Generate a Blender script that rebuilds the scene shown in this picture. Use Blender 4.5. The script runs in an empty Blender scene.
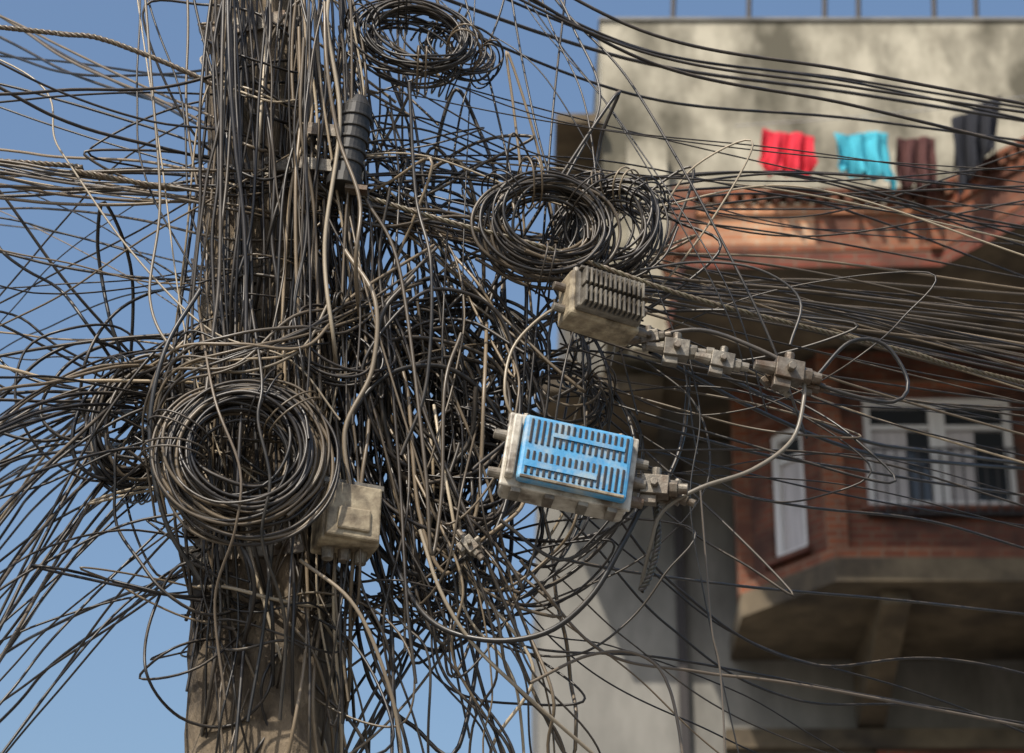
import bpy, math, random
import numpy as np
from mathutils import Vector, Matrix
random.seed(23); rng=np.random.default_rng(23)
R=random.uniform; G=random.gauss
S=bpy.context.scene
# ---------------------------------------------------------------- camera
F=2418.0; PIT=math.radians(25); CH=1.6
cam=bpy.data.cameras.new("camera"); co=bpy.data.objects.new("camera",cam); S.collection.objects.link(co)
co.location=(0,0,CH); co.rotation_euler=(math.radians(90)+PIT,0,0)
cam.lens=85; cam.sensor_width=36; cam.clip_end=3000
cam.dof.use_dof=True; cam.dof.focus_distance=5.2; cam.dof.aperture_fstop=5.4
S.camera=co
def site(u,v,y):
    """survey of the photograph -> world metres, on the vertical plane at street distance y"""
    a=(u-512)/F; b=(376.5-v)/F
    t=y/(math.cos(PIT)-math.sin(PIT)*b)
    return (a*t, y, CH+t*(math.sin(PIT)+math.cos(PIT)*b))
# ---------------------------------------------------------------- light
AZ=math.radians(210); EL=math.radians(52)
w=bpy.data.worlds.new("World"); S.world=w; w.use_nodes=True
nt=w.node_tree; bg=nt.nodes["Background"]; sk=nt.nodes.new("ShaderNodeTexSky")
sk.sky_type='NISHITA'; sk.sun_disc=False; sk.sun_elevation=EL; sk.sun_rotation=AZ
sk.air_density=1.45; sk.dust_density=3.6; sk.ozone_density=5.0
nt.links.new(sk.outputs[0],bg.inputs[0]); bg.inputs[1].default_value=0.15
sd=Vector((math.sin(AZ)*math.cos(EL),math.cos(AZ)*math.cos(EL),math.sin(EL)))
sl=bpy.data.lights.new("sun",'SUN'); so=bpy.data.objects.new("sun",sl); S.collection.objects.link(so)
sl.energy=5.0; sl.angle=math.radians(.5); sl.color=(1,.92,.80)
so.rotation_euler=sd.to_track_quat('Z','Y').to_euler(); so.location=(-6,-6,14)
S.view_settings.view_transform='Standard'; S.view_settings.look='None'; S.view_settings.exposure=0
# ---------------------------------------------------------------- materials
def newmat(n,col=(.5,.5,.5),rough=.8,metal=0):
    m=bpy.data.materials.new(n); m.use_nodes=True; b=m.node_tree.nodes["Principled BSDF"]
    b.inputs["Base Color"].default_value=(*col,1); b.inputs["Roughness"].default_value=rough; b.inputs["Metallic"].default_value=metal
    return m
def N(m,t,**k):
    n=m.node_tree.nodes.new(t)
    for a,v in k.items(): setattr(n,a,v)
    return n
def L(m,a,b): m.node_tree.links.new(a,b)
def noisy(n,c1,c2,scale=4,rough=.85,stretch=(1,1,1),c3=None,s3=1.2,bump=.0,lo=.35,hi=.65,metal=0,st3=(1,1,1)):
    m=newmat(n,c1,rough,metal); b=m.node_tree.nodes["Principled BSDF"]
    tc=N(m,"ShaderNodeTexCoord"); mp=N(m,"ShaderNodeMapping"); mp.inputs["Scale"].default_value=stretch
    L(m,tc.outputs["Object"],mp.inputs[0])
    nz=N(m,"ShaderNodeTexNoise"); nz.inputs["Scale"].default_value=scale; nz.inputs["Detail"].default_value=8; nz.inputs["Roughness"].default_value=.65
    L(m,mp.outputs[0],nz.inputs["Vector"])
    rp=N(m,"ShaderNodeValToRGB"); rp.color_ramp.elements[0].position=lo; rp.color_ramp.elements[1].position=hi
    rp.color_ramp.elements[0].color=(*c1,1); rp.color_ramp.elements[1].color=(*c2,1)
    L(m,nz.outputs[0],rp.inputs[0]); out=rp.outputs[0]
    if c3:
        mp2=N(m,"ShaderNodeMapping"); mp2.inputs["Scale"].default_value=st3; L(m,tc.outputs["Object"],mp2.inputs[0])
        n2=N(m,"ShaderNodeTexNoise"); n2.inputs["Scale"].default_value=s3; n2.inputs["Detail"].default_value=7; n2.inputs["Roughness"].default_value=.6
        L(m,mp2.outputs[0],n2.inputs["Vector"])
        r2=N(m,"ShaderNodeValToRGB"); r2.color_ramp.elements[0].position=.46; r2.color_ramp.elements[1].position=.66
        L(m,n2.outputs[0],r2.inputs[0]); mx=N(m,"ShaderNodeMix",data_type='RGBA')
        L(m,r2.outputs[0],mx.inputs[0]); L(m,out,mx.inputs[6]); mx.inputs[7].default_value=(*c3,1); out=mx.outputs[2]
    L(m,out,b.inputs["Base Color"])
    if bump:
        bp=N(m,"ShaderNodeBump"); bp.inputs["Strength"].default_value=bump; bp.inputs["Distance"].default_value=.02
        L(m,nz.outputs[0],bp.inputs["Height"]); L(m,bp.outputs[0],b.inputs["Normal"])
    return m
def brickmat(n,c1,c2,mortar,dirt):
    m=newmat(n,c1,.9); b=m.node_tree.nodes["Principled BSDF"]
    uv=N(m,"ShaderNodeUVMap"); br=N(m,"ShaderNodeTexBrick")
    br.inputs["Scale"].default_value=1; br.inputs["Brick Width"].default_value=.25; br.inputs["Row Height"].default_value=.085
    br.inputs["Mortar Size"].default_value=.012; br.inputs["Color1"].default_value=(*c1,1); br.inputs["Color2"].default_value=(*c2,1); br.inputs["Mortar"].default_value=(*mortar,1)
    L(m,uv.outputs[0],br.inputs["Vector"])
    tc=N(m,"ShaderNodeTexCoord"); nz=N(m,"ShaderNodeTexNoise"); nz.inputs["Scale"].default_value=1.9; nz.inputs["Detail"].default_value=8
    L(m,tc.outputs["Object"],nz.inputs["Vector"])
    rp=N(m,"ShaderNodeValToRGB"); rp.color_ramp.elements[0].position=.42; rp.color_ramp.elements[1].position=.66
    L(m,nz.outputs[0],rp.inputs[0]); mx=N(m,"ShaderNodeMix",data_type='RGBA'); L(m,rp.outputs[0],mx.inputs[0])
    L(m,br.outputs[0],mx.inputs[6]); mx.inputs[7].default_value=(*dirt,1); L(m,mx.outputs[2],b.inputs["Base Color"])
    return m
def cablemat():
    m=newmat("cable_sheath",(.03,.03,.03),.5); b=m.node_tree.nodes["Principled BSDF"]
    at=N(m,"ShaderNodeAttribute"); at.attribute_name="wcol"
    tc=N(m,"ShaderNodeTexCoord"); nz=N(m,"ShaderNodeTexNoise"); nz.inputs["Scale"].default_value=19; nz.inputs["Detail"].default_value=7; nz.inputs["Roughness"].default_value=.65
    L(m,tc.outputs["Object"],nz.inputs["Vector"])
    ge=N(m,"ShaderNodeNewGeometry"); sp=N(m,"ShaderNodeSeparateXYZ"); L(m,ge.outputs["Normal"],sp.inputs[0])
    mr=N(m,"ShaderNodeMapRange"); mr.inputs[1].default_value=-.1; mr.inputs[2].default_value=1; mr.inputs[3].default_value=.12; mr.inputs[4].default_value=1.0
    L(m,sp.outputs["Z"],mr.inputs[0])
    m2=N(m,"ShaderNodeMapRange"); m2.inputs[1].default_value=.36; m2.inputs[2].default_value=.66; m2.inputs[3].default_value=.0; m2.inputs[4].default_value=.85
    L(m,nz.outputs[0],m2.inputs[0])
    mu=N(m,"ShaderNodeMath",operation='MULTIPLY'); L(m,mr.outputs[0],mu.inputs[0]); L(m,m2.outputs[0],mu.inputs[1])
    m3=N(m,"ShaderNodeMath",operation='MULTIPLY'); L(m,mu.outputs[0],m3.inputs[0]); L(m,at.outputs["Alpha"],m3.inputs[1])
    mx=N(m,"ShaderNodeMix",data_type='RGBA'); L(m,m3.outputs[0],mx.inputs[0]); L(m,at.outputs["Color"],mx.inputs[6]); mx.inputs[7].default_value=(.24,.185,.125,1)
    L(m,mx.outputs[2],b.inputs["Base Color"])
    r2=N(m,"ShaderNodeMapRange"); r2.inputs[3].default_value=.34; r2.inputs[4].default_value=.8; L(m,mu.outputs[0],r2.inputs[0]); L(m,r2.outputs[0],b.inputs["Roughness"])
    return m
CAB=cablemat()
BLK=[(.013,.012,.011),(.020,.017,.015),(.009,.008,.008),(.030,.025,.020)]
DST=[(.075,.058,.039),(.12,.092,.06),(.17,.13,.085),(.05,.041,.031)]
LGT=[(.34,.27,.18),(.42,.35,.25),(.26,.20,.13)]
def col(pb=.6,pd=.3):
    r=random.random()
    c=random.choice(BLK if r<pb else DST if r<pb+pd else LGT)
    k=R(.8,1.25); return (c[0]*k,c[1]*k,c[2]*k,R(.1,1))
# ---------------------------------------------------------------- objects
def link(o,parent=None):
    S.collection.objects.link(o)
    if parent: o.parent=parent
    return o
def empty(n,loc=(0,0,0)):
    e=bpy.data.objects.new(n,None); e.empty_display_size=.1; S.collection.objects.link(e); return e
class Tubes:
    def __init__(s): s.V=[];s.Fc=[];s.C=[];s.n=0;s.cnt=0
    def add(s,P,r,c,k=6):
        P=np.asarray(P,float); n=len(P)
        if n<3: return
        T=np.gradient(P,axis=0); T/= (np.linalg.norm(T,axis=1)[:,None]+1e-9)
        u=np.cross(T[0],[.13,.31,.94]); u/=np.linalg.norm(u); U=np.empty_like(P)
        for i in range(n):
            u=u-T[i]*np.dot(u,T[i]); u/= (np.linalg.norm(u)+1e-9); U[i]=u
        W=np.cross(T,U); a=np.arange(k)*2*math.pi/k
        rr=np.broadcast_to(np.asarray(r,float),(n,))[:,None,None]
        ring=P[:,None,:]+rr*(np.cos(a)[None,:,None]*U[:,None,:]+np.sin(a)[None,:,None]*W[:,None,:])
        s.V.append(ring.reshape(-1,3))
        i=np.arange(n-1)[:,None]*k; j=np.arange(k)[None,:]; j2=(j+1)%k
        s.Fc.append((np.stack([i+j,i+j2,i+k+j2,i+k+j],-1)).reshape(-1,4)+s.n)
        s.C.append(np.tile(np.array(c,float),(n*k,1))); s.n+=n*k; s.cnt+=1
    def build(s,name,parent=None,mat=None):
        V=np.concatenate(s.V);Q=np.concatenate(s.Fc);C=np.concatenate(s.C)
        me=bpy.data.meshes.new(name); me.vertices.add(len(V)); me.vertices.foreach_set("co",V.ravel())
        me.loops.add(Q.size); me.loops.foreach_set("vertex_index",Q.ravel().astype(np.int32))
        me.polygons.add(len(Q)); me.polygons.foreach_set("loop_start",(np.arange(len(Q))*4).astype(np.int32)); me.polygons.foreach_set("loop_total",np.full(len(Q),4,np.int32))
        me.polygons.foreach_set("use_smooth",np.ones(len(Q),bool))
        me.update(); me.validate()
        at=me.attributes.new("wcol",'FLOAT_COLOR','POINT'); at.data.foreach_set("color",C.ravel())
        me.materials.append(mat or CAB); o=bpy.data.objects.new(name,me); return link(o,parent)
def spl(ctrl,step=.018,mx=60):
    P=np.asarray(ctrl,float); P=np.vstack([2*P[0]-P[1],P,2*P[-1]-P[-2]]); out=[]
    for i in range(1,len(P)-2):
        p0,p1,p2,p3=P[i-1:i+3]; n=int(min(mx,max(3,np.linalg.norm(p2-p1)/step)))
        t=np.linspace(0,1,n,endpoint=False)[:,None]
        out.append(.5*((2*p1)+(-p0+p2)*t+(2*p0-5*p1+4*p2-p3)*t**2+(-p0+3*p1-3*p2+p3)*t**3))
    out.append(P[-2][None]); return np.vstack(out)
def W(pts,j=0,jd=0):
    return [site(u+G(0,j),v+G(0,j),y+G(0,jd)) for u,v,y in pts]
def twist(T,P,r,c,n=3,pitch=.05,step=.008):
    P=np.asarray(P); d=np.r_[0,np.cumsum(np.linalg.norm(np.diff(P,axis=0),axis=1))]
    s=np.arange(0,d[-1],step); Q=np.stack([np.interp(s,d,P[:,i]) for i in range(3)],1)
    Tn=np.gradient(Q,axis=0); Tn/=np.linalg.norm(Tn,axis=1)[:,None]
    A=np.cross(Tn,[0,0.1,1.0]); A/=np.linalg.norm(A,axis=1)[:,None]; B=np.cross(Tn,A)
    for k in range(n):
        a=s/pitch*2*math.pi+k*2*math.pi/n
        T.add(Q+r*(np.cos(a)[:,None]*A+np.sin(a)[:,None]*B),r*.95,tuple(x*R(.9,1.1) for x in c[:3])+(c[3],),6)
PY=4.9
# ================================================================ OVERHEAD CABLES
lt=Tubes()
def leftwire(u0,v0,v1,r,sag=0,c=None,y1=None,kink=2):
    y1=y1 if y1 is not None else R(4.4,5.9); y0=PY-R(-.1,.25)
    n=3; pts=[]
    for i in range(n+1):
        t=i/n; u=u0*(1-t)-20*t; v=v0+(v1-v0)*t+sag*4*t*(1-t)
        pts.append((u+(G(0,kink) if i else 0),v+G(0,kink),y0+(y1-y0)*t))
    sl=((v1-v0)-4*sag)/(-20.-u0)
    u,v,y=pts[-1]
    for k,du in enumerate((250,600,1200,2200)):
        pts.append((-20-du,v+sl*(-du)*(.9-.17*k),y+(y1-y0)*du/300.*.6))
    pre=(u0+R(30,80),v0-(v1-v0)*.15+R(-20,20),y0+.08)
    lt.add(spl(W([pre]+pts),.03),r,c or col(.8,.14))
for i in range(12): leftwire(R(215,262),R(60,190),R(-10,110),R(.0022,.0042),R(-10,20))
for i in range(17): leftwire(R(215,250),R(170,212),174+G(0,13),R(.002,.0042),R(-4,8),col(.55,.38),R(4.7,5.1),2)
for i in range(7): leftwire(R(205,250),R(190,300),R(200,330),R(.0018,.0034),R(-15,25))
for i in range(9): leftwire(R(150,220),R(320,410),R(330,440),R(.0024,.0042),R(-22,10),None,R(4.2,5.6))
for i in range(42): leftwire(R(130,215),R(340,470),R(420,700),R(.0026,.0044),R(-34,-4),col(.84,.13),R(4.4,6.0))
for i in range(12): leftwire(R(170,230),R(450,600),R(560,820),R(.0024,.0042),R(-30,0),col(.84,.13),R(4.4,6.0))
for i in range(8): leftwire(R(180,240),R(60,330),R(60,520),R(.0014,.0024),R(-30,30),col(.7,.2),None,4)
for i in range(5):
    u=R(110,225); lt.add(spl(W([(u-R(20,60),-260,4.9),(u-R(0,30),-30,4.8),(u+R(-5,15),R(60,120),4.75),(u+R(5,30),R(160,260),4.72),(R(185,250),R(300,420),4.7),(R(180,260),R(430,560),4.72)],3)),R(.0016,.0034),col(.7,.25))
for p in ([(-900,-70,4.8),(-20,25,4.75),(60,34,4.72),(112,42,4.7),(230,95,4.72),(262,150,4.76)],
          [(-900,120,4.9),(-20,160,4.75),(80,172,4.7),(160,186,4.7),(240,190,4.74),(280,170,4.78)]):
    twist(lt,spl(W(p),.03),.0036,(.10,.075,.05,.4),3,.045)
rt=Tubes()
def rightwire(pts,r,c=None,j=4,y1=None,jd=.02):
    y1=y1 if y1 is not None else R(4.9,6.2)
    y0=pts[0][2] if len(pts[0])>2 else PY-.2
    u0=pts[0][0]; q=[]
    for p in pts:
        t=(p[0]-u0)/(1060-u0); q.append((p[0],p[1]+G(0,j),y0+(y1-y0)*max(0,t)))
    sl=(q[-1][1]-q[-2][1])/(q[-1][0]-q[-2][0]); u,v,y=q[-1]
    for k,du in enumerate((300,800,1600,2600)):
        q.append((u+du,v+sl*du*(.95-.22*k),y+(y1-y0)*du/900.))
    rt.add(spl(W(q),.03),r,c or col(.78,.18))
for v0,v1,ve in ((-60,45,108),(-48,52,112),(-20,62,122),(-85,30,104),(-40,48,118),(10,90,140),(-70,58,150)):
    rightwire([(300+R(0,60),v0-45),(430,v0+5),(640,v1),(850,(v1+ve)/2+3),(1060,ve+6)],R(.0034,.0052),col(1,0),3)
for i in range(30):
    e=R(285,400); m=R(235,285); rightwire([(300,180+G(0,20)),(370,205+G(0,14)),(470,232+G(0,10)),(600,m+8),(800,(m+e)/2+G(0,5)),(1060,e+8)],R(.0020,.0040),col(.52,.42),2)
for i in range(15):
    e=R(180,290); rightwire([(300,R(130,200)),(420,165+G(0,18)),(600,R(160,215)),(800,R(170,245)),(1060,e)],R(.0018,.0034),None,2)
for i in range(5):
    e=R(120,260); rightwire([(380,R(40,120)),(560,R(110,180)),(800,R(130,220)),(1060,e)],R(.0014,.0026),None,3)
for i in range(11):
    e=R(390,470); s=R(300,400); rightwire([(560,s-20),(680,s+15),(850,(s+e)/2+R(5,20)),(1060,e+5)],R(.0016,.003),None,2)
for i in range(4):
    e=R(470,560); rightwire([(540,R(390,460)),(640,R(430,480)),(850,R(450,500)),(1060,e)],R(.0016,.0028),None,3)
rightwire([(560,560),(635,573),(760,588),(900,602),(1060,618)],.0035,col(1,0),1)
rightwire([(580,430),(680,480),(800,505),(930,522),(1060,560)],.0035,col(1,0),1)
rightwire([(420,590),(520,640),(650,655),(760,672),(860,690),(1060,730)],.0028,col(1,0),2)
rightwire([(650,340),(760,395),(860,440),(940,455),(1060,468)],.005,col(1,0),1,6.3)
rightwire([(650,350),(760,410),(860,452),(940,462),(1060,474)],.005,col(1,0),1,6.3)
rightwire([(640,420),(760,455),(860,470),(940,485),(1060,500)],.0036,col(1,0),1,6.0)
for i in range(14):
    u=R(330,580); d=R(-120,240)
    rt.add(spl(W([(u-d*.8,-300,5.1),(u-d*.2,-30,4.95),(u+d*.3,R(80,130),4.85),(u+d*.8,R(260,320),4.78),(u+d,R(390,480),4.8)],6,.02)),R(.0016,.0034),col(.8,.14))
OC=empty("overhead_cables"); lt.build("cables_to_the_west",OC); rt.build("cables_to_the_east",OC)
# ================================================================ TANGLE ON THE POLE
tg=Tubes()
def pc(v): return 258+(v/683.)*10
def hw(v): return 44+(v/683.)*24
for i in range(84):                       # vertical runs down the pole
    q=random.random(); right=q>=.42
    u=R(208,246) if q<.42 else R(298,350) if q<.88 else R(240,300)
    uh=u; y=PY-R(.10,.28); pts=[]; v=R(-160,60); end=R(300,800) if q<.88 else R(200,450)
    d=0
    while v<end:
        pts.append((u,v,y)); v+=R(60,130); d=d*.4+G(0,12); u+=d; u+=(uh-u)*.18; y+=G(0,.015); y=min(max(y,PY-.34),PY-.12)
    pts.append((u+R(-15,15),v+R(0,30),PY-.05)); pts.append((u+R(-20,20),v+R(40,80),PY+.05))
    tg.add(spl(W(pts)),R(.0022,.0048),col(.42,.42) if right else col(.64,.28))
for i in range(36):                       # right shoulder of the pole and behind
    u=R(300,410); y=PY-R(-.15,.25); pts=[]; v=R(-60,260); end=R(480,800); d=0
    while v<end:
        pts.append((u,v,y)); v+=R(70,140); d=d*.5+G(3,15); u+=d; y+=G(0,.02)
    if len(pts)>2: tg.add(spl(W(pts)),R(.0022,.0044),col(.68,.24))
for i in range(26):                       # slack wound around the pole
    v=R(40,640); c=pc(v); a=hw(v)*R(1.05,1.5); h=R(5,40); y0=PY; ph=R(0,6.3); pts=[]
    for k in range(random.randint(8,13)):
        t=ph+k*.62; pts.append((c+a*math.cos(t)+G(0,2),v+h*math.sin(t*1.0+1)+k*R(-1,4)+G(0,2),y0+(.15+.1*R(.6,.9))*-math.sin(t)))
    tg.add(spl(W(pts)),R(.002,.0040),col(.55,.33))
def wander(cu,cv,su,sv,n,r,c,y=PY-.15,stepl=60,curl=.6,down=0):
    u=cu+G(0,su*.6); v=cv+G(0,sv*.6); a=R(0,6.28); k=G(0,curl); yy=y+.1; pts=[]
    for i in range(n):
        pts.append((u,v,yy)); k=k*.85+G(0,curl*.35); a+=k
        u+=stepl*math.cos(a)+(cu-u)*.12; v+=stepl*math.sin(a)+(cv-v)*.12+down; yy+=G(0,.03)+(y-yy)*.3
        yy=min(max(yy,PY-.42),PY+.3)
    pts.append(((u+cu)/2+G(0,8),(v+cv)/2+G(0,8),yy+.06)); pts.append((cu+G(0,su*.4),cv+G(0,sv*.4),yy+.16))
    tg.add(spl(W(pts)),r,c)
for i in range(16): wander(310,200,35,100,random.randint(4,7),R(.002,.004),col(.58,.32),stepl=75,curl=.35)
for i in range(12): wander(300,450,45,100,random.randint(4,7),R(.0022,.004),col(.5,.35),stepl=75,curl=.35)
for i in range(14): wander(262,625,42,45,random.randint(4,7),R(.0018,.0036),col(.45,.42),PY-.24,55,.5)
for i in range(26): wander(440,380,45,75,random.randint(5,9),R(.003,.0052),col(.93,.06),PY-.05,75,.45)
for i in range(15): wander(560,360,70,70,random.randint(4,7),R(.0018,.0036),col(.8,.15),PY-.12,85,.35)
for i in range(14): wander(150,400,30,55,random.randint(5,8),R(.0026,.0044),col(.9,.08),PY-.05,55)
for i in range(9): wander(400,90,50,50,random.randint(4,7),R(.0018,.0036),col(.65,.27),PY-.1,75,.35)
for i in range(18): wander(420,610,60,45,random.randint(4,7),R(.002,.0042),col(.5,.35),PY-.12,75,.4)
for i in range(30):                       # hanging bights
    u0=R(330,430); v0=R(250,520); u1=R(430,640); v1=R(330,520); lo=max(v0,v1)+R(40,190); y=PY-R(-.1,.3)
    tg.add(spl(W([(u0-30,v0-70,y+.05),(u0,v0,y),(u0*.75+u1*.25+R(-15,15),(v0+2*lo)/3,y),((u0+u1)/2,lo,y),(u0*.2+u1*.8,(v1+2*lo)/3,y),(u1,v1,y),(u1+R(-20,20),v1-R(40,110),y+.1)],4,.02)),R(.0022,.0046),col(.68,.24))
for i in range(28):                       # long drops that leave the view
    u=R(340,520) if i<20 else R(180,340)
    tg.add(spl(W([(u-R(20,80),R(380,450),4.78),(u-R(0,40),R(480,530),4.72),(u+R(-10,30),R(570,610),4.72),(u+R(0,60),R(650,690),4.75),(u+R(10,90),R(740,790),4.8),(u+R(10,110),R(860,1000),4.9)],6,.03)),R(.002,.0042),col(.5,.34))
for i in range(7):
    u=R(420,560); v=R(440,560)
    tg.add(spl(W([(u-90,v-60,4.8),(u,v,4.8),(u+60,v+R(40,90),4.85),(u+140,v+R(100,150),4.95),(u+260,v+R(130,230),5.1),(u+520,v+R(230,380),5.4),(u+1200,v+R(400,600),6.2)],5)),R(.0016,.0032),col(.8,.14))
for i in range(10):                       # cables that sweep across the front of the pole into the coil
    a=R(0,1); tg.add(spl(W([(400+R(0,40),250+90*a,4.76),(350,R(290,340),4.66),(300,R(320,360),4.58),(235,R(335,372),4.55),(178,R(330,390),4.58),(150,R(390,440),4.62),(160,R(470,520),4.7)],5)),R(.0022,.004),col(.4,.45))
spec=[
 ([(640,590,4.68),(650,548,4.64),(662,512,4.62),(700,488,4.62),(752,470,4.64),(792,440,4.68),(804,398,4.7),(803,372,4.72)],.0046,(.16,.14,.11,.5)),
 ([(642,506,4.62),(622,545,4.6),(590,598,4.6),(545,633,4.62),(485,640,4.65),(430,620,4.68),(395,565,4.7),(372,500,4.72)],.006,(.015,.015,.015,.5)),
 ([(815,378,4.72),(850,342,4.74),(885,345,4.76),(908,382,4.76),(893,402,4.74),(840,392,4.72),(790,372,4.72)],.0042,(.015,.015,.015,.5)),
 ([(520,430,4.66),(505,395,4.64),(512,350,4.66),(540,318,4.68),(572,300,4.7)],.0034,(.28,.23,.16,.5)),
 ([(640,340,4.72),(700,330,4.72),(760,350,4.72),(800,372,4.72)],.005,(.05,.045,.04,.8)),
 ([(640,270,4.72),(700,262,4.74),(760,270,4.74),(800,300,4.74),(790,345,4.72)],.003,(.03,.03,.03,.8)),
 ([(560,190,4.8),(600,100,4.84),(570,20,4.9),(540,-60,4.95),(500,-300,5)],.003,(.03,.03,.03,.8)),
 ([(300,560,4.62),(350,600,4.6),(380,660,4.62),(400,740,4.66),(410,900,4.7)],.004,(.25,.20,.14,.7)),
 ([(420,530,4.65),(440,590,4.64),(470,640,4.66),(520,690,4.7),(600,760,4.8)],.004,(.30,.25,.18,.6)),
 ([(500,520,4.65),(560,560,4.66),(610,530,4.66),(640,500,4.65)],.004,(.03,.03,.03,.7)),
 ([(700,485,4.7),(706,560,4.72),(712,630,4.74),(722,690,4.76),(730,900,4.8)],.0022,(.12,.10,.08,.6)),
 ([(690,360,4.75),(700,420,4.74),(690,500,4.74),(705,600,4.76),(740,760,4.8)],.0016,(.02,.02,.02,.6)),
 ([(520,560,4.72),(600,650,4.8),(700,672,4.9),(830,690,5.0),(1200,760,5.6)],.0034,(.12,.095,.07,.7)),
 ([(530,683,4.72),(590,655,4.78),(640,655,4.8),(670,690,4.8),(690,800,4.8)],.0034,(.12,.095,.07,.7)),
 ([(345,250,4.66),(375,300,4.62),(372,370,4.62),(345,430,4.62),(352,500,4.62)],.005,(.2,.16,.11,.6)),
 ([(200,290,4.6),(165,350,4.56),(150,430,4.56),(165,520,4.58),(200,580,4.62)],.005,(.02,.02,.02,.4)),
 ([(330,300,4.62),(300,350,4.58),(240,372,4.56),(180,355,4.58),(150,300,4.62),(160,200,4.66),(150,60,4.7),(130,-200,4.8)],.0032,(.16,.13,.09,.6)),
 ([(-400,-60,4.9),(0,60,4.75),(60,150,4.7),(130,250,4.66),(210,330,4.62),(290,360,4.6),(340,420,4.62)],.0024,(.30,.25,.18,.6)),
 ([(250,300,4.62),(262,380,4.52),(258,420,4.5),(270,480,4.5),(262,540,4.52),(285,620,4.58),(280,720,4.62)],.0034,(.02,.018,.015,.8)),
 ([(200,320,4.62),(215,400,4.5),(240,470,4.48),(235,530,4.5),(215,600,4.58),(225,700,4.62)],.0028,(.13,.10,.07,.6)),
]
for p,r,c in spec: tg.add(spl(W(p)),r,c,9)
for i in range(16):                       # fat black service cables in the dark middle
    cu=440+G(0,28); cv=430+G(0,45); a=R(50,95); b=R(70,120); ph=R(0,6.3); y=PY-R(-.05,.25); pts=[]
    for k in range(random.randint(6,11)):
        t=ph+k*.7; pts.append((cu+a*math.cos(t)+G(0,5),cv+b*math.sin(t)+G(0,5),y+.05*math.sin(t*1.3)))
    tg.add(spl(W(pts)),R(.004,.0056),col(1,0),8)
twist(tg,spl(W([(655,500,4.64),(658,540,4.64),(650,575,4.64),(640,592,4.65)])),.004,(.05,.045,.04,.6),3,.03,.005)
twist(tg,spl(W([(360,195,4.7),(450,222,4.68),(560,252,4.7),(700,300,4.75),(900,350,5.0),(1100,400,5.3),(2000,600,7)]),.03),.0032,(.11,.09,.06,.8),3,.05)
TG=empty("tangled_cables"); tg.build("cable_tangle",TG)
# ================================================================ COILS
def coil(u,v,y,a,b,turns,rmin,rw,cb,rot=0,tilt=0,yaw=0,thick=.03,jit=.02,parent=None,wraps=4):
    T=Tubes(); C=np.array(site(u,v,y)); M=np.array(Matrix.Rotation(yaw,3,'Z')@Matrix.Rotation(tilt,3,'X')@Matrix.Rotation(rot,3,'Y'))
    n=0
    while n<turns:
        m=random.randint(4,9); m=min(m,turns-n) or 1; K=m*10
        g=lambda s,st:np.interp(np.arange(K),np.arange(0,K+10,st),rng.normal(0,s,len(np.arange(0,K+10,st))))
        rf=np.interp(np.arange(K),np.arange(0,K+10,5),rng.uniform(rmin,1,len(np.arange(0,K+10,5))))
        rf=.6*rf+.4*rng.uniform(rmin,1)
        ox=g(jit,10); oz=g(jit,10); oy=g(thick,5)
        th=np.arange(K)*2*math.pi/10+R(0,6.3)
        P=np.stack([a*rf*np.cos(th)+ox,oy,b*rf*np.sin(th)+oz],1)@M.T+C
        T.add(spl(P,.012),rw*R(.8,1.25),cb()); n+=m
    for i in range(wraps):
        th=R(0,6.28); rm=(1+rmin)/2; c0=np.array([a*rm*math.cos(th),0,b*rm*math.sin(th)]); e=np.array([math.cos(th),0,math.sin(th)])
        pr=(1-rmin)/2*(a+b)/2*1.25+.006; P=[]
        for k in range(26):
            t=k*.62; P.append(c0+e*pr*math.cos(t)+np.array([0,1,0])*thick*2.3*math.sin(t)+np.array([-math.sin(th),0,math.cos(th)])*k*.0018)
        T.add(spl(np.array(P)@M.T+C,.01),.0022,col(.5,.4))
    return T.build("cable_coil",parent)
tan=lambda:col(.42,.52); dark=lambda:col(.9,.09); mid=lambda:col(.66,.29)
coil(243,457,4.56,.186,.198,60,.48,.0036,tan,0,-.15,.1,.024,.014,None,4)
coil(412,40,4.72,.15,.115,22,.6,.0034,mid,.3,-.2,.1,.03,.016)
coil(452,52,4.80,.11,.09,10,.6,.0034,dark,-.2,-.2,.3,.03,.018)
coil(548,225,4.72,.17,.15,28,.52,.0034,mid,-.2,-.1,.2,.028,.022)
coil(612,235,4.80,.13,.15,20,.55,.0032,mid,.3,-.1,-.3,.03,.022)
coil(425,405,4.86,.125,.24,22,.55,.0042,dark,-.35,-.1,.3,.04,.02)
coil(470,470,4.84,.15,.14,16,.6,.0042,dark,.2,-.1,-.2,.04,.018)
coil(475,350,4.9,.19,.14,12,.65,.0038,dark,.5,-.1,-.2,.04,.02)
coil(135,425,4.82,.11,.17,16,.6,.004,dark,.25,-.1,.4,.04,.02)
coil(330,345,4.66,.12,.1,7,.6,.0034,tan,.3,-.3,.1,.03,.02)
coil(560,390,4.86,.11,.1,7,.6,.0034,mid,.3,-.3,.1,.03,.02)
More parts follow.
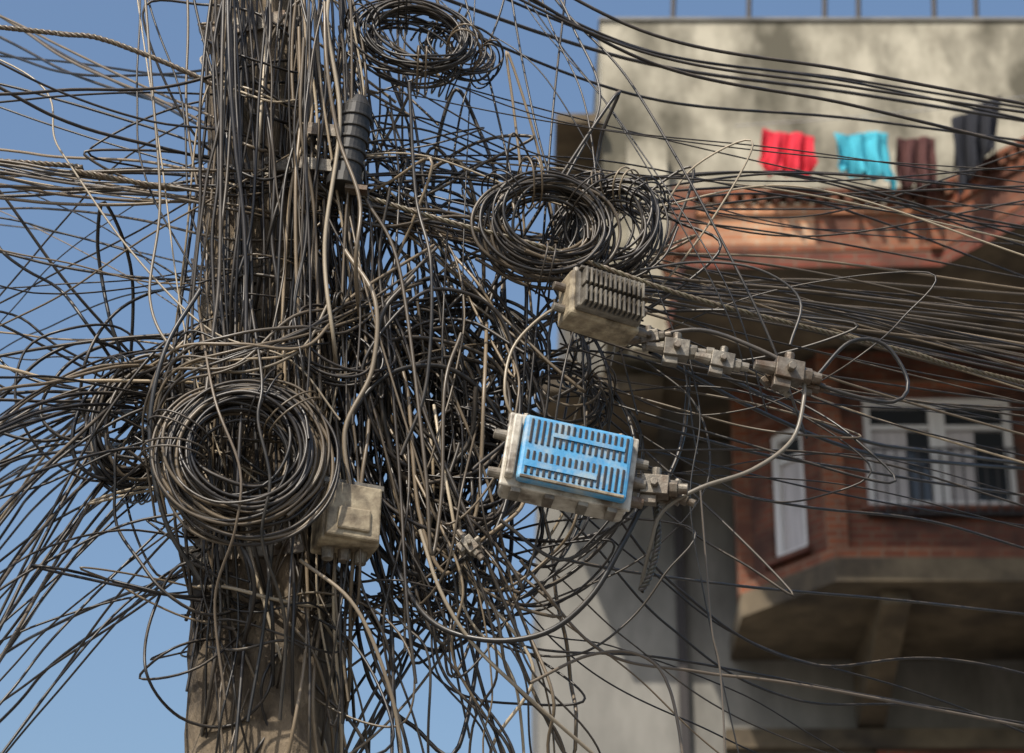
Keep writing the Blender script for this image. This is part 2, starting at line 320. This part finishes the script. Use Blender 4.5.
# ================================================================ generic mesh parts
def part(name,parent,polys_verts,mat,bev=0,smooth=False,seg=2):
    V,Fs=polys_verts; me=bpy.data.meshes.new(name); me.from_pydata([tuple(v) for v in V],[],Fs); me.update()
    if smooth:
        for p in me.polygons: p.use_smooth=True
    me.materials.append(mat); o=bpy.data.objects.new(name,me); link(o,parent)
    if bev:
        m=o.modifiers.new("bevel",'BEVEL'); m.width=bev; m.segments=seg; m.limit_method='ANGLE'
    return o
def boxg(cx,cy,cz,sx,sy,sz,M=None):
    V=[Vector((cx+sx*i/2,cy+sy*j/2,cz+sz*k/2)) for i in(-1,1) for j in(-1,1) for k in(-1,1)]
    if M: V=[M@v for v in V]
    return V,[(0,1,3,2),(4,6,7,5),(0,4,5,1),(2,3,7,6),(0,2,6,4),(1,5,7,3)]
def merge(L_):
    V=[];Fs=[]
    for v,f in L_:
        o=len(V); V+=list(v); Fs+=[tuple(i+o for i in q) for q in f]
    return V,Fs
def cylg(p0,p1,r0,r1,n=16,M=None,cap=True):
    p0=Vector(p0);p1=Vector(p1); d=(p1-p0).normalized(); a=d.orthogonal().normalized(); b=d.cross(a); V=[]
    for p,r in((p0,r0),(p1,r1)):
        for i in range(n): t=2*math.pi*i/n; V.append(p+a*r*math.cos(t)+b*r*math.sin(t))
    Fs=[(i,(i+1)%n,n+(i+1)%n,n+i) for i in range(n)]
    if cap: Fs+=[tuple(range(n))[::-1],tuple(range(n,2*n))]
    if M: V=[M@v for v in V]
    return V,Fs
# ================================================================ POLE
conc=noisy("pole_concrete",(.07,.053,.036),(.27,.21,.14),16,.95,(1,1,.5),(.04,.03,.022),7,1.0,.34,.66,0,(1,1,.35))
steel=noisy("galvanised_steel",(.12,.105,.085),(.30,.27,.22),30,.5,(1,1,1),(.10,.06,.035),12,.2,metal=.4)
cream=noisy("aged_cream_plastic",(.20,.155,.10),(.44,.37,.25),34,.6,(1,1,1),(.08,.06,.038),16,.2)
greyp=noisy("dirty_grey_casting",(.10,.088,.07),(.22,.195,.155),34,.6,(1,1,1),(.05,.04,.028),16,.2)
white=noisy("aged_white_plastic",(.40,.36,.29),(.60,.56,.48),34,.5,(1,1,1),(.13,.10,.07),20,.1)
black=noisy("black_plastic",(.012,.012,.013),(.04,.036,.03),20,.45)
blue=noisy("blue_tape",(.03,.22,.46),(.09,.33,.56),30,.55,(1,1,1),(.30,.38,.42),18,.15)
UP=empty("utility_pole")
V=[];n=0; yaw=math.radians(-16); rings=110
for k in range(rings+1):
    z=6.2*k/rings; cx=-.515-.055*(z-3.17); w=.138-.049*(z-3.17)*.5; w*=1+.012*math.sin(k*7.3)
    pr=[]
    ch=.28
    for sx,sy in((-1,-1),(1,-1),(1,1),(-1,1)):
        a=(sx*w,sy*w*(1-ch)) ; b=(sx*w*(1-ch),sy*w)
        pr+= [a,b] if sx*sy>0 else [b,a]
    for x,y in pr: V.append((cx+x*math.cos(yaw)-y*math.sin(yaw)+G(0,.003),PY+x*math.sin(yaw)+y*math.cos(yaw)+G(0,.003),z))
Fs=[]
for k in range(rings):
    for i in range(8): Fs.append((k*8+i,k*8+(i+1)%8,k*8+8+(i+1)%8,k*8+8+i))
Fs.append(tuple(rings*8+i for i in range(8)))
part("shaft",UP,(V,Fs),conc)
for z in(3.42,3.5,4.35,4.75):
    cx=-.515-.055*(z-3.17); w=(.138-.049*(z-3.17)*.5)*1.05
    M=Matrix.Translation((cx,PY,z))@Matrix.Rotation(yaw,4,'Z')
    part("clamp_band",UP,merge([boxg(0,-w,0,2*w,.008,.04,M),boxg(0,w,0,2*w,.008,.04,M),boxg(-w,0,0,.008,2*w-.01,.04,M),boxg(w,0,0,.008,2*w-.01,.04,M),cylg((w*.6,-w-.03,0),(w*.6,-w,0),.01,.01,6,M)]),steel)
p=Vector(site(352,140,4.66)); T0=Matrix.Translation(p)@Matrix.Rotation(.12,4,'Y')
SC=empty("cable_splice_closure")
part("body",SC,merge([cylg((0,0,-.10),(0,0,.08),.034,.034,24,T0),cylg((0,0,.08),(0,0,.11),.034,.018,24,T0),cylg((0,0,-.125),(0,0,-.10),.04,.04,24,T0)]+[cylg((0,0,-.07+.03*i),(0,0,-.062+.03*i),.038,.038,24,T0) for i in range(5)]),black,.002)
part("mounting_bracket",SC,merge([boxg(-.06,.02,.03,.10,.006,.03,T0),boxg(-.06,.02,-.06,.10,.006,.03,T0),boxg(.03,-.01,-.13,.05,.03,.012,T0)]),steel,.001)
def pm(u,v,y,rx=0,ry=0,rz=0): return Matrix.Translation(site(u,v,y))@Matrix.Rotation(rz,4,'Z')@Matrix.Rotation(ry,4,'Y')@Matrix.Rotation(rx,4,'X')
TB=empty("cable_terminal_box"); M=pm(346,522,4.66,-.05,.04,.35)
part("case",TB,merge([boxg(0,0,0,.125,.09,.13,M)]),cream,.006)
part("lid",TB,merge([boxg(0,-.052,.0,.115,.016,.12,M),boxg(0,-.062,-.02,.07,.008,.05,M)]),cream,.004)
part("glands",TB,merge([cylg((x,0,-.09),(x,0,-.064),.012,.014,12,M) for x in(-.035,0,.035)]+[boxg(0,.02,.075,.14,.1,.012,M)]),steel,.001)
J1=empty("cable_junction_box"); M=pm(601,306,4.60,-.12,.10,.42)
part("housing",J1,merge([boxg(0,.01,0,.165,.07,.115,M)]),cream,.008)
part("cover",J1,merge([boxg(0,-.035,.0,.15,.02,.10,M)]),greyp,.005)
part("cooling_fins",J1,merge([boxg(-.066+.0111*i,-.056,.020,.0048,.026,.038,M) for i in range(13)]+[boxg(-.066+.0111*i,-.056,-.028,.0048,.026,.040,M) for i in range(13)]+[boxg(0,-.05,.044,.15,.014,.006,M)]),greyp,.001)
part("ports",J1,merge([cylg((.082,.01,z),(.112,.01,z),.010,.009,12,M) for z in(-.03,.025)]+[cylg((-.082,.01,z),(-.108,.01,z),.010,.009,12,M) for z in(-.03,.025)]+[cylg((x,.0,.057),(x,.0,.078),.008,.008,8,M) for x in(-.06,.06)]),steel,.001)
J2=empty("cable_junction_box"); M=pm(568,466,4.55,-.10,.16,.16)
part("housing",J2,merge([boxg(0,.015,0,.262,.07,.165,M)]),white,.012,seg=3)
part("flange",J2,merge([boxg(0,-.018,0,.272,.008,.172,M),boxg(-.120,-.03,.0,.018,.03,.14,M)]),white,.004)
part("blue_cover",J2,merge([boxg(.008,-.034,0,.228,.024,.152,M)]),blue,.008)
fin=[]
for i in range(17):
    x=-.090+.0124*i
    fin+= [boxg(x,-.0465,.037,.0056,.004,.056,M),boxg(x,-.0465,-.036,.0056,.004,.054,M)]
part("cooling_slots",J2,merge(fin),black,.0008)
part("tape_strips",J2,merge([boxg(.03,-.0495,.036,.15,.0014,.010,M),boxg(-.02,-.0495,-.040,.15,.0014,.015,M)]),blue,.0004)
part("dirty_rim",J2,merge([boxg(.008,-.046,-.0705,.215,.006,.006,M)]),cream,.001)
part("ports",J2,merge([cylg((.13,.01,z),(.165,.01,z),.013,.011,14,M) for z in(-.045,0,.045)]+[cylg((-.131,.01,z),(-.16,.01,z),.012,.010,14,M) for z in(-.045,.045)]+[cylg((x,.0,.083),(x,.0,.098),.009,.009,8,M) for x in(-.1,.1)]+[boxg(x,.0,-.088,.02,.04,.014,M) for x in(-.1,-.03,.04,.1)]),steel,.001)
def connector(u,v,y,rot,s,k):
    e=empty("cable_connector"); M=pm(u,v,y,0,rot,R(-.3,.3))@Matrix.Scale(s,4); g=[boxg(0,0,0,.05,.034,.036,M)]; x=.025
    for i in range(k):
        g+=[cylg((x,0,0),(x+.016,0,0),.015,.015,6,M),cylg((x+.016,0,0),(x+.034,0,0),.010,.010,14,M)]; x+=.034
    g+=[cylg((-.06,0,0),(-.025,0,0),.009,.013,12,M),cylg((0,-.03,0),(0,-.016,0),.008,.008,6,M),cylg((.0,0,.018),(.0,0,.036),.009,.009,8,M),boxg(-.01,.0,-.026,.03,.02,.016,M)]
    part("body",e,merge(g),steel,.0015); return e
connector(655,487,4.6,.12,1.15,1); connector(672,493,4.63,.5,.9,1)
connector(676,350,4.70,.12,1.1,2); connector(722,362,4.70,.2,1.0,1)
connector(788,372,4.70,.15,1.25,1); connector(650,338,4.7,-.1,.8,1); connector(775,380,4.73,.9,.8,1)
connector(470,545,4.66,.9,.7,1); connector(812,385,4.73,.25,.7,1)
# ================================================================ HOUSE
H=empty("brick_house")
stuc=noisy("weathered_render",(.27,.245,.185),(.50,.46,.36),2.2,.95,(1,1,.5),(.11,.10,.072),1.1,.0,.34,.6,0,(1,1,.6))
grey=noisy("grey_concrete",(.17,.165,.15),(.28,.27,.245),1.5,.95,(1,1,.4),(.09,.085,.075),.9,0,.35,.65,0,(1,1,.3))
soff=noisy("soffit_concrete",(.09,.07,.045),(.18,.14,.09),1.8,.95,(1,1,1),(.05,.04,.03),1.1)  # base colour darkened to deepen the shade under the slabs
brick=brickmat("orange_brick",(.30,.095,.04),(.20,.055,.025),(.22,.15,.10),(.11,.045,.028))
bayb=brickmat("shaded_bay_brick",(.19,.055,.028),(.12,.034,.018),(.14,.09,.06),(.06,.026,.018))  # darker copy of the orange brick, overhang shade painted into its colour
bright=brickmat("sunlit_brick",(.58,.29,.15),(.46,.19,.09),(.50,.40,.28),(.34,.15,.08))  # lighter copy of the orange brick, sunlight painted into its colour
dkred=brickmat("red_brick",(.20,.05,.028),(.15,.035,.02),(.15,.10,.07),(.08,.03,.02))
paint=newmat("white_window_paint",(.74,.72,.70),.5); glass=newmat("window_glass",(.03,.035,.04),.08)
curt=noisy("curtain",(.45,.42,.42),(.62,.58,.58),6,.9,(6,1,.3)); ironm=newmat("iron_grille",(.03,.025,.025),.6)
def prism(name,poly,z0,z1,mat,parent=H):
    n=len(poly); V=[(x,y,z0) for x,y in poly]+[(x,y,z1) for x,y in poly]
    Fs=[(i,(i+1)%n,n+(i+1)%n,n+i) for i in range(n)]+[tuple(range(n))[::-1],tuple(range(n,2*n))]
    me=bpy.data.meshes.new(name); me.from_pydata(V,[],Fs); uv=me.uv_layers.new(name="UVMap")
    cum=[0]
    for i in range(n): cum.append(cum[-1]+math.dist(poly[i],poly[(i+1)%n]))
    for p in me.polygons:
        if p.index<n:
            i=p.index; q=[(cum[i],z0),(cum[i+1],z0),(cum[i+1],z1),(cum[i],z1)]
            for l,c in zip(p.loop_indices,q): uv.data[l].uv=c
        else:
            for l in p.loop_indices: v=V[me.loops[l].vertex_index]; uv.data[l].uv=v[:2]
    me.materials.append(mat); me.update(); return link(bpy.data.objects.new(name,me),parent)
def on(name,p0,p1,s0,s1,z0,z1,d0,d1,mat,parent=H):
    dx,dy=p1[0]-p0[0],p1[1]-p0[1]; l=math.hypot(dx,dy); dx/=l;dy/=l; nx,ny=dy,-dx
    f=lambda s,d:(p0[0]+dx*s+nx*d,p0[1]+dy*s+ny*d)
    return prism(name,[f(s0,d1),f(s1,d1),f(s1,d0),f(s0,d0)],z0,z1,mat,parent)
prism("lower_wall",[(.3,26.5),(12,26.5),(12,37),(.3,37)],0,13.1,grey)
prism("upper_left_wall",[(.62,25.6),(2.2,25.6),(2.2,37),(.62,37)],13.1,16.0,grey)
prism("terrace_wall",[(1.04,24),(12,24),(12,36),(1.04,36)],13.28,17.40,stuc)
prism("terrace_wall_coping",[(1.02,23.97),(12.05,23.97),(12.05,36.05),(1.02,36.05)],17.40,17.44,grey)
prism("side_ledge",[(.5,23.8),(1.03,23.8),(1.03,27),(.5,27)],15.9,16.02,soff)
prism("wall_pilaster",[(1.3,23.7),(1.75,23.7),(1.75,23.99),(1.3,23.99)],13.0,15.6,stuc)
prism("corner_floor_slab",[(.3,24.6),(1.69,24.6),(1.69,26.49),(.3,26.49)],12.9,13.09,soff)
for x in(1.9,2.8,3.7,4.1,5.0,5.5,6.4): part("railing_post",H,cylg((x,24.2,17.4),(x+.07,24.2,18.7),.032,.032,6),ironm)
for z in(17.95,18.5): part("railing_rail",H,cylg((1.6,24.24,z),(11,24.24,z),.022,.022,6),ironm)
bal=[(1.70,24.0),(1.78,22.05),(4.41,22.0),(5.9,19.96),(9,19.96)]
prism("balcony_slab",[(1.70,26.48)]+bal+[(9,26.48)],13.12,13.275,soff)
for i in range(len(bal)-1):
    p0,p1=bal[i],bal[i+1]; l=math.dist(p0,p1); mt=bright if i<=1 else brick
    on("slab_edge_brick",p0,p1,0,l,13.10,13.272,.002,.02,dkred)
    if i==1:
        on("parapet",p0,p1,0.0,1.35,13.28,13.85,-.13,-.01,bright); on("parapet",p0,p1,1.352,l,13.28,13.85,-.13,-.012,brick)  # sunlit and shaded stretches of one parapet, split by brick colour
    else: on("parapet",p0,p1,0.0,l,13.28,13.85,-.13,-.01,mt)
    on("parapet_band",p0,p1,0,l,13.282,13.36,-.008,.03,brick)
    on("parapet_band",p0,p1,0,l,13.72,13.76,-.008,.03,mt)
    on("parapet_coping",p0,p1,-.02,l+.02,13.945,14.00,-.16,.065,brick)
    k=0
    while k*.15+.08<l: on("dentil",p0,p1,.03+k*.15,.03+k*.15+.075,13.852,13.943,-.13,.05,brick); k+=1
for x,y in bal[1:4]: prism("parapet_pier",[(x-.11,y-.09),(x+.11,y-.09),(x+.11,y+.14),(x-.11,y+.14)],13.278,14.04,brick)
bay=[(2.6,26.4),(2.6,25.05),(3.45,24.0),(6.3,24.0),(7.1,25.05),(7.1,26.4)]
Z0,Z1=10.62,13.09
def facet(p0,p1,ws,we,zs,ze):
    l=math.dist(p0,p1)
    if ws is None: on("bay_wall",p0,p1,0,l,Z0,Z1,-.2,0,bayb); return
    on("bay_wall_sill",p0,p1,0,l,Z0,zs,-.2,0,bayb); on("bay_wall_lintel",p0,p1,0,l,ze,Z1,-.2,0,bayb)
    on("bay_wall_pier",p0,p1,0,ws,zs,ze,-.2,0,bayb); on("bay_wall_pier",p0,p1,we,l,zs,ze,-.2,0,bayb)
    on("window_sill",p0,p1,ws-.08,we+.08,zs-.06,zs-.002,.002,.09,dkred)
    on("window_hood",p0,p1,ws-.10,we+.10,ze+.05,ze+.12,.002,.14,brick)
    on("window_glass",p0,p1,ws,we,zs,ze,-.15,-.145,glass)
    n=2 if we-ws>1 else 1; wd=(we-ws)/n
    for i in range(n):
        a=ws+wd*i; b=a+wd
        on("frame_jamb",p0,p1,a+.002,a+.085,zs,ze,-.142,-.05,paint); on("frame_jamb",p0,p1,b-.085,b-.002,zs,ze,-.142,-.05,paint)
        on("frame_head",p0,p1,a+.087,b-.087,ze-.09,ze-.001,-.142,-.05,paint); on("frame_foot",p0,p1,a+.087,b-.087,zs+.001,zs+.09,-.142,-.05,paint)
        on("frame_transom",p0,p1,a+.087,b-.087,ze-.36,ze-.31,-.142,-.07,paint)
        if n==2: on("curtain",p0,p1,a+.09,a+.09+(wd-.18)*(.5 if i else .62),zs+.09,ze-.37,-.144,-.125,curt)
        else: on("curtain",p0,p1,a+.087,b-.087,zs+.09,ze-.37,-.144,-.125,curt)
    if n==2:
        for k in range(14): on("grille_bar",p0,p1,ws+.06+k*.12,ws+.078+k*.12,zs-.1,zs+.62,.10,.118,ironm)
        on("grille_rail",p0,p1,ws-.02,we+.02,zs+.622,zs+.645,.095,.12,ironm); on("grille_rail",p0,p1,ws-.02,we+.02,zs-.122,zs-.102,.0,.12,ironm)
for i in range(5):
    p0,p1=bay[i],bay[i+1]
    if i==2: facet(p0,p1,.36,1.98,11.25,12.55)
    elif i in(1,3): facet(p0,p1,.4,.92,10.9,12.4)
    else: facet(p0,p1,None,0,0,0)
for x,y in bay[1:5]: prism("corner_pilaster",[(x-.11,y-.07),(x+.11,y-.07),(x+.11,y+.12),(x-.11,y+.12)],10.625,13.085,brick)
big=[(2.5,26.48),(2.5,25.0),(3.4,23.85),(6.35,23.85),(7.2,25.0),(7.2,26.48)]
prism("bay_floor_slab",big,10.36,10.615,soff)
for i in range(1,4): on("bay_base_band",big[i],big[i+1],0,math.dist(big[i],big[i+1]),10.618,10.74,-.1,.0,brick)
def bracket(x):
    V=[(x,24.1,10.355),(x,26.49,10.355),(x,26.49,9.5),(x,24.1,10.2)]; V2=[(a+.3,b,c) for a,b,c in V]
    part("bracket",H,(V+V2,[(0,1,2,3),(4,7,6,5),(0,4,5,1),(1,5,6,2),(2,6,7,3),(3,7,4,0)]),soff)
for x in(3.9,5.9): bracket(x)
prism("string_course",[(2.4,26.3),(12,26.3),(12,26.49),(2.4,26.49)],9.28,9.5,soff)
prism("lower_brick_face",[(4.1,26.36),(12,26.36),(12,26.49),(4.1,26.49)],6.5,9.27,dkred)
prism("lower_window",[(4.8,26.32),(6.6,26.32),(6.6,26.355),(4.8,26.355)],7.2,8.5,glass)
for a,b,c,d in((4.75,4.85,7.15,8.55),(6.55,6.65,7.15,8.55),(5.65,5.75,7.15,8.55)): prism("lower_window_frame",[(a,26.25),(b,26.25),(b,26.318),(a,26.318)],c,d,paint)
prism("lower_window_sill",[(4.7,26.2),(6.7,26.2),(6.7,26.355),(4.7,26.355)],7.0,7.14,grey)
prism("drain_pipe",[(1.9,26.38),(2.0,26.38),(2.0,26.48),(1.9,26.48)],0,12.8,ironm)
prism("shopfront_slab",[(.1,25.2),(12,25.2),(12,26.49),(.1,26.49)],3.3,3.5,soff)
prism("shop_shutter",[(1.2,26.40),(6,26.40),(6,26.49),(1.2,26.49)],0,2.9,ironm)
# ================================================================ LAUNDRY
cl=Tubes(); a=np.array(site(735,126,21.85)); b=np.array(site(1060,92,21.3)); cl.add(spl([a,(a+b)/2-np.array([0,0,.05]),b],.1),.006,(.3,.3,.3,.2))
cl.build("clothesline")
def cloth(name,u0,u1,vl,vr,v1,y,c,kind,skew=0):
    """garment folded over the line: front and back flap, soft vertical folds"""
    p0=Vector(site(u0,vl,y)); p1=Vector(site(u1,vr,y)); z1=site(u0,v1,y)[2]; h=(p0.z+p1.z)/2-z1; nx,nz=48,30; V=[];Fs=[]
    ph=R(0,6); m=noisy(name+"_fabric",c,tuple(min(1,x*1.25) for x in c),5,.95)
    for fl in (0,1):
        o=len(V); hh=h*(1 if fl==0 else .72)
        for k in range(nz+1):
            for i in range(nx+1):
                s=i/nx; t=k/nz
                e=1-.16*t+.05*math.sin(4*t+ph+fl)
                if kind=='shirt' and fl==0: e*=1.0+.22*max(0,1-abs(t-.85)/.25)*(1 if abs(s-.5)>.3 else .2)
                x=(s-.5)*e; P=p0.lerp(p1,.5+x)
                hem=1+.09*math.sin(4*s+ph+fl*2)+.04*math.sin(11*s+ph)+skew*(s-.5)
                yy=(.085*math.sin(s*17+ph+fl+1.6*math.sin(t*3))+.035*math.sin(s*41+ph+t*3))*(.12+t)
                V.append((P.x+skew*.25*t,P.y+yy+(.05*t if fl else -.07*t)+(.012 if fl else -.012),P.z-t*hh*hem-.03*abs(math.sin(1.5*math.pi*s))*(1-t)))
        for k in range(nz):
            for i in range(nx):
                s=(i+.5)/nx;t=(k+.5)/nz
                if kind=='trousers' and t>.5 and abs(s-.5)<.015+.03*t: continue
                q=o+k*(nx+1)+i; Fs.append((q,q+1,q+nx+2,q+nx+1))
    o=part(name,None,(V,Fs),m,smooth=True); md=o.modifiers.new("thickness",'SOLIDIFY'); md.thickness=.006
cloth("red_shirt",762,815,129,135,176,21.8,(.50,.018,.035),'shirt',-.18)
cloth("blue_shirt",833,888,134,131,184,21.78,(.05,.34,.43),'shirt',.12)
cloth("maroon_shirt",896,936,138,136,190,21.75,(.07,.025,.022),'towel',-.15)
cloth("black_trousers",952,1000,118,94,180,21.2,(.010,.011,.016),'trousers',-.3)
# ================================================================ GROUND
asph=noisy("asphalt",(.04,.04,.04),(.06,.058,.055),3,.95); dirt=noisy("dusty_ground",(.11,.09,.07),(.16,.135,.10),.7,.95); pave=noisy("paving",(.16,.15,.135),(.22,.21,.19),2,.9)
def sheet(n,x0,x1,y0,y1,z,m): return part(n,None,([(x0,y0,z),(x1,y0,z),(x1,y1,z),(x0,y1,z)],[(0,1,2,3)]),m)
sheet("ground",-900,900,-900,900,0,dirt); sheet("road",-300,300,6.5,21,.004,asph)
part("pavement",None,boxg(0,23,.07,600,4,.14),pave,.02); part("pavement",None,boxg(0,4,.07,600,5,.14),pave,.02)
print("tubes",lt.cnt,rt.cnt,tg.cnt,"pts",lt.n,rt.n,tg.n)
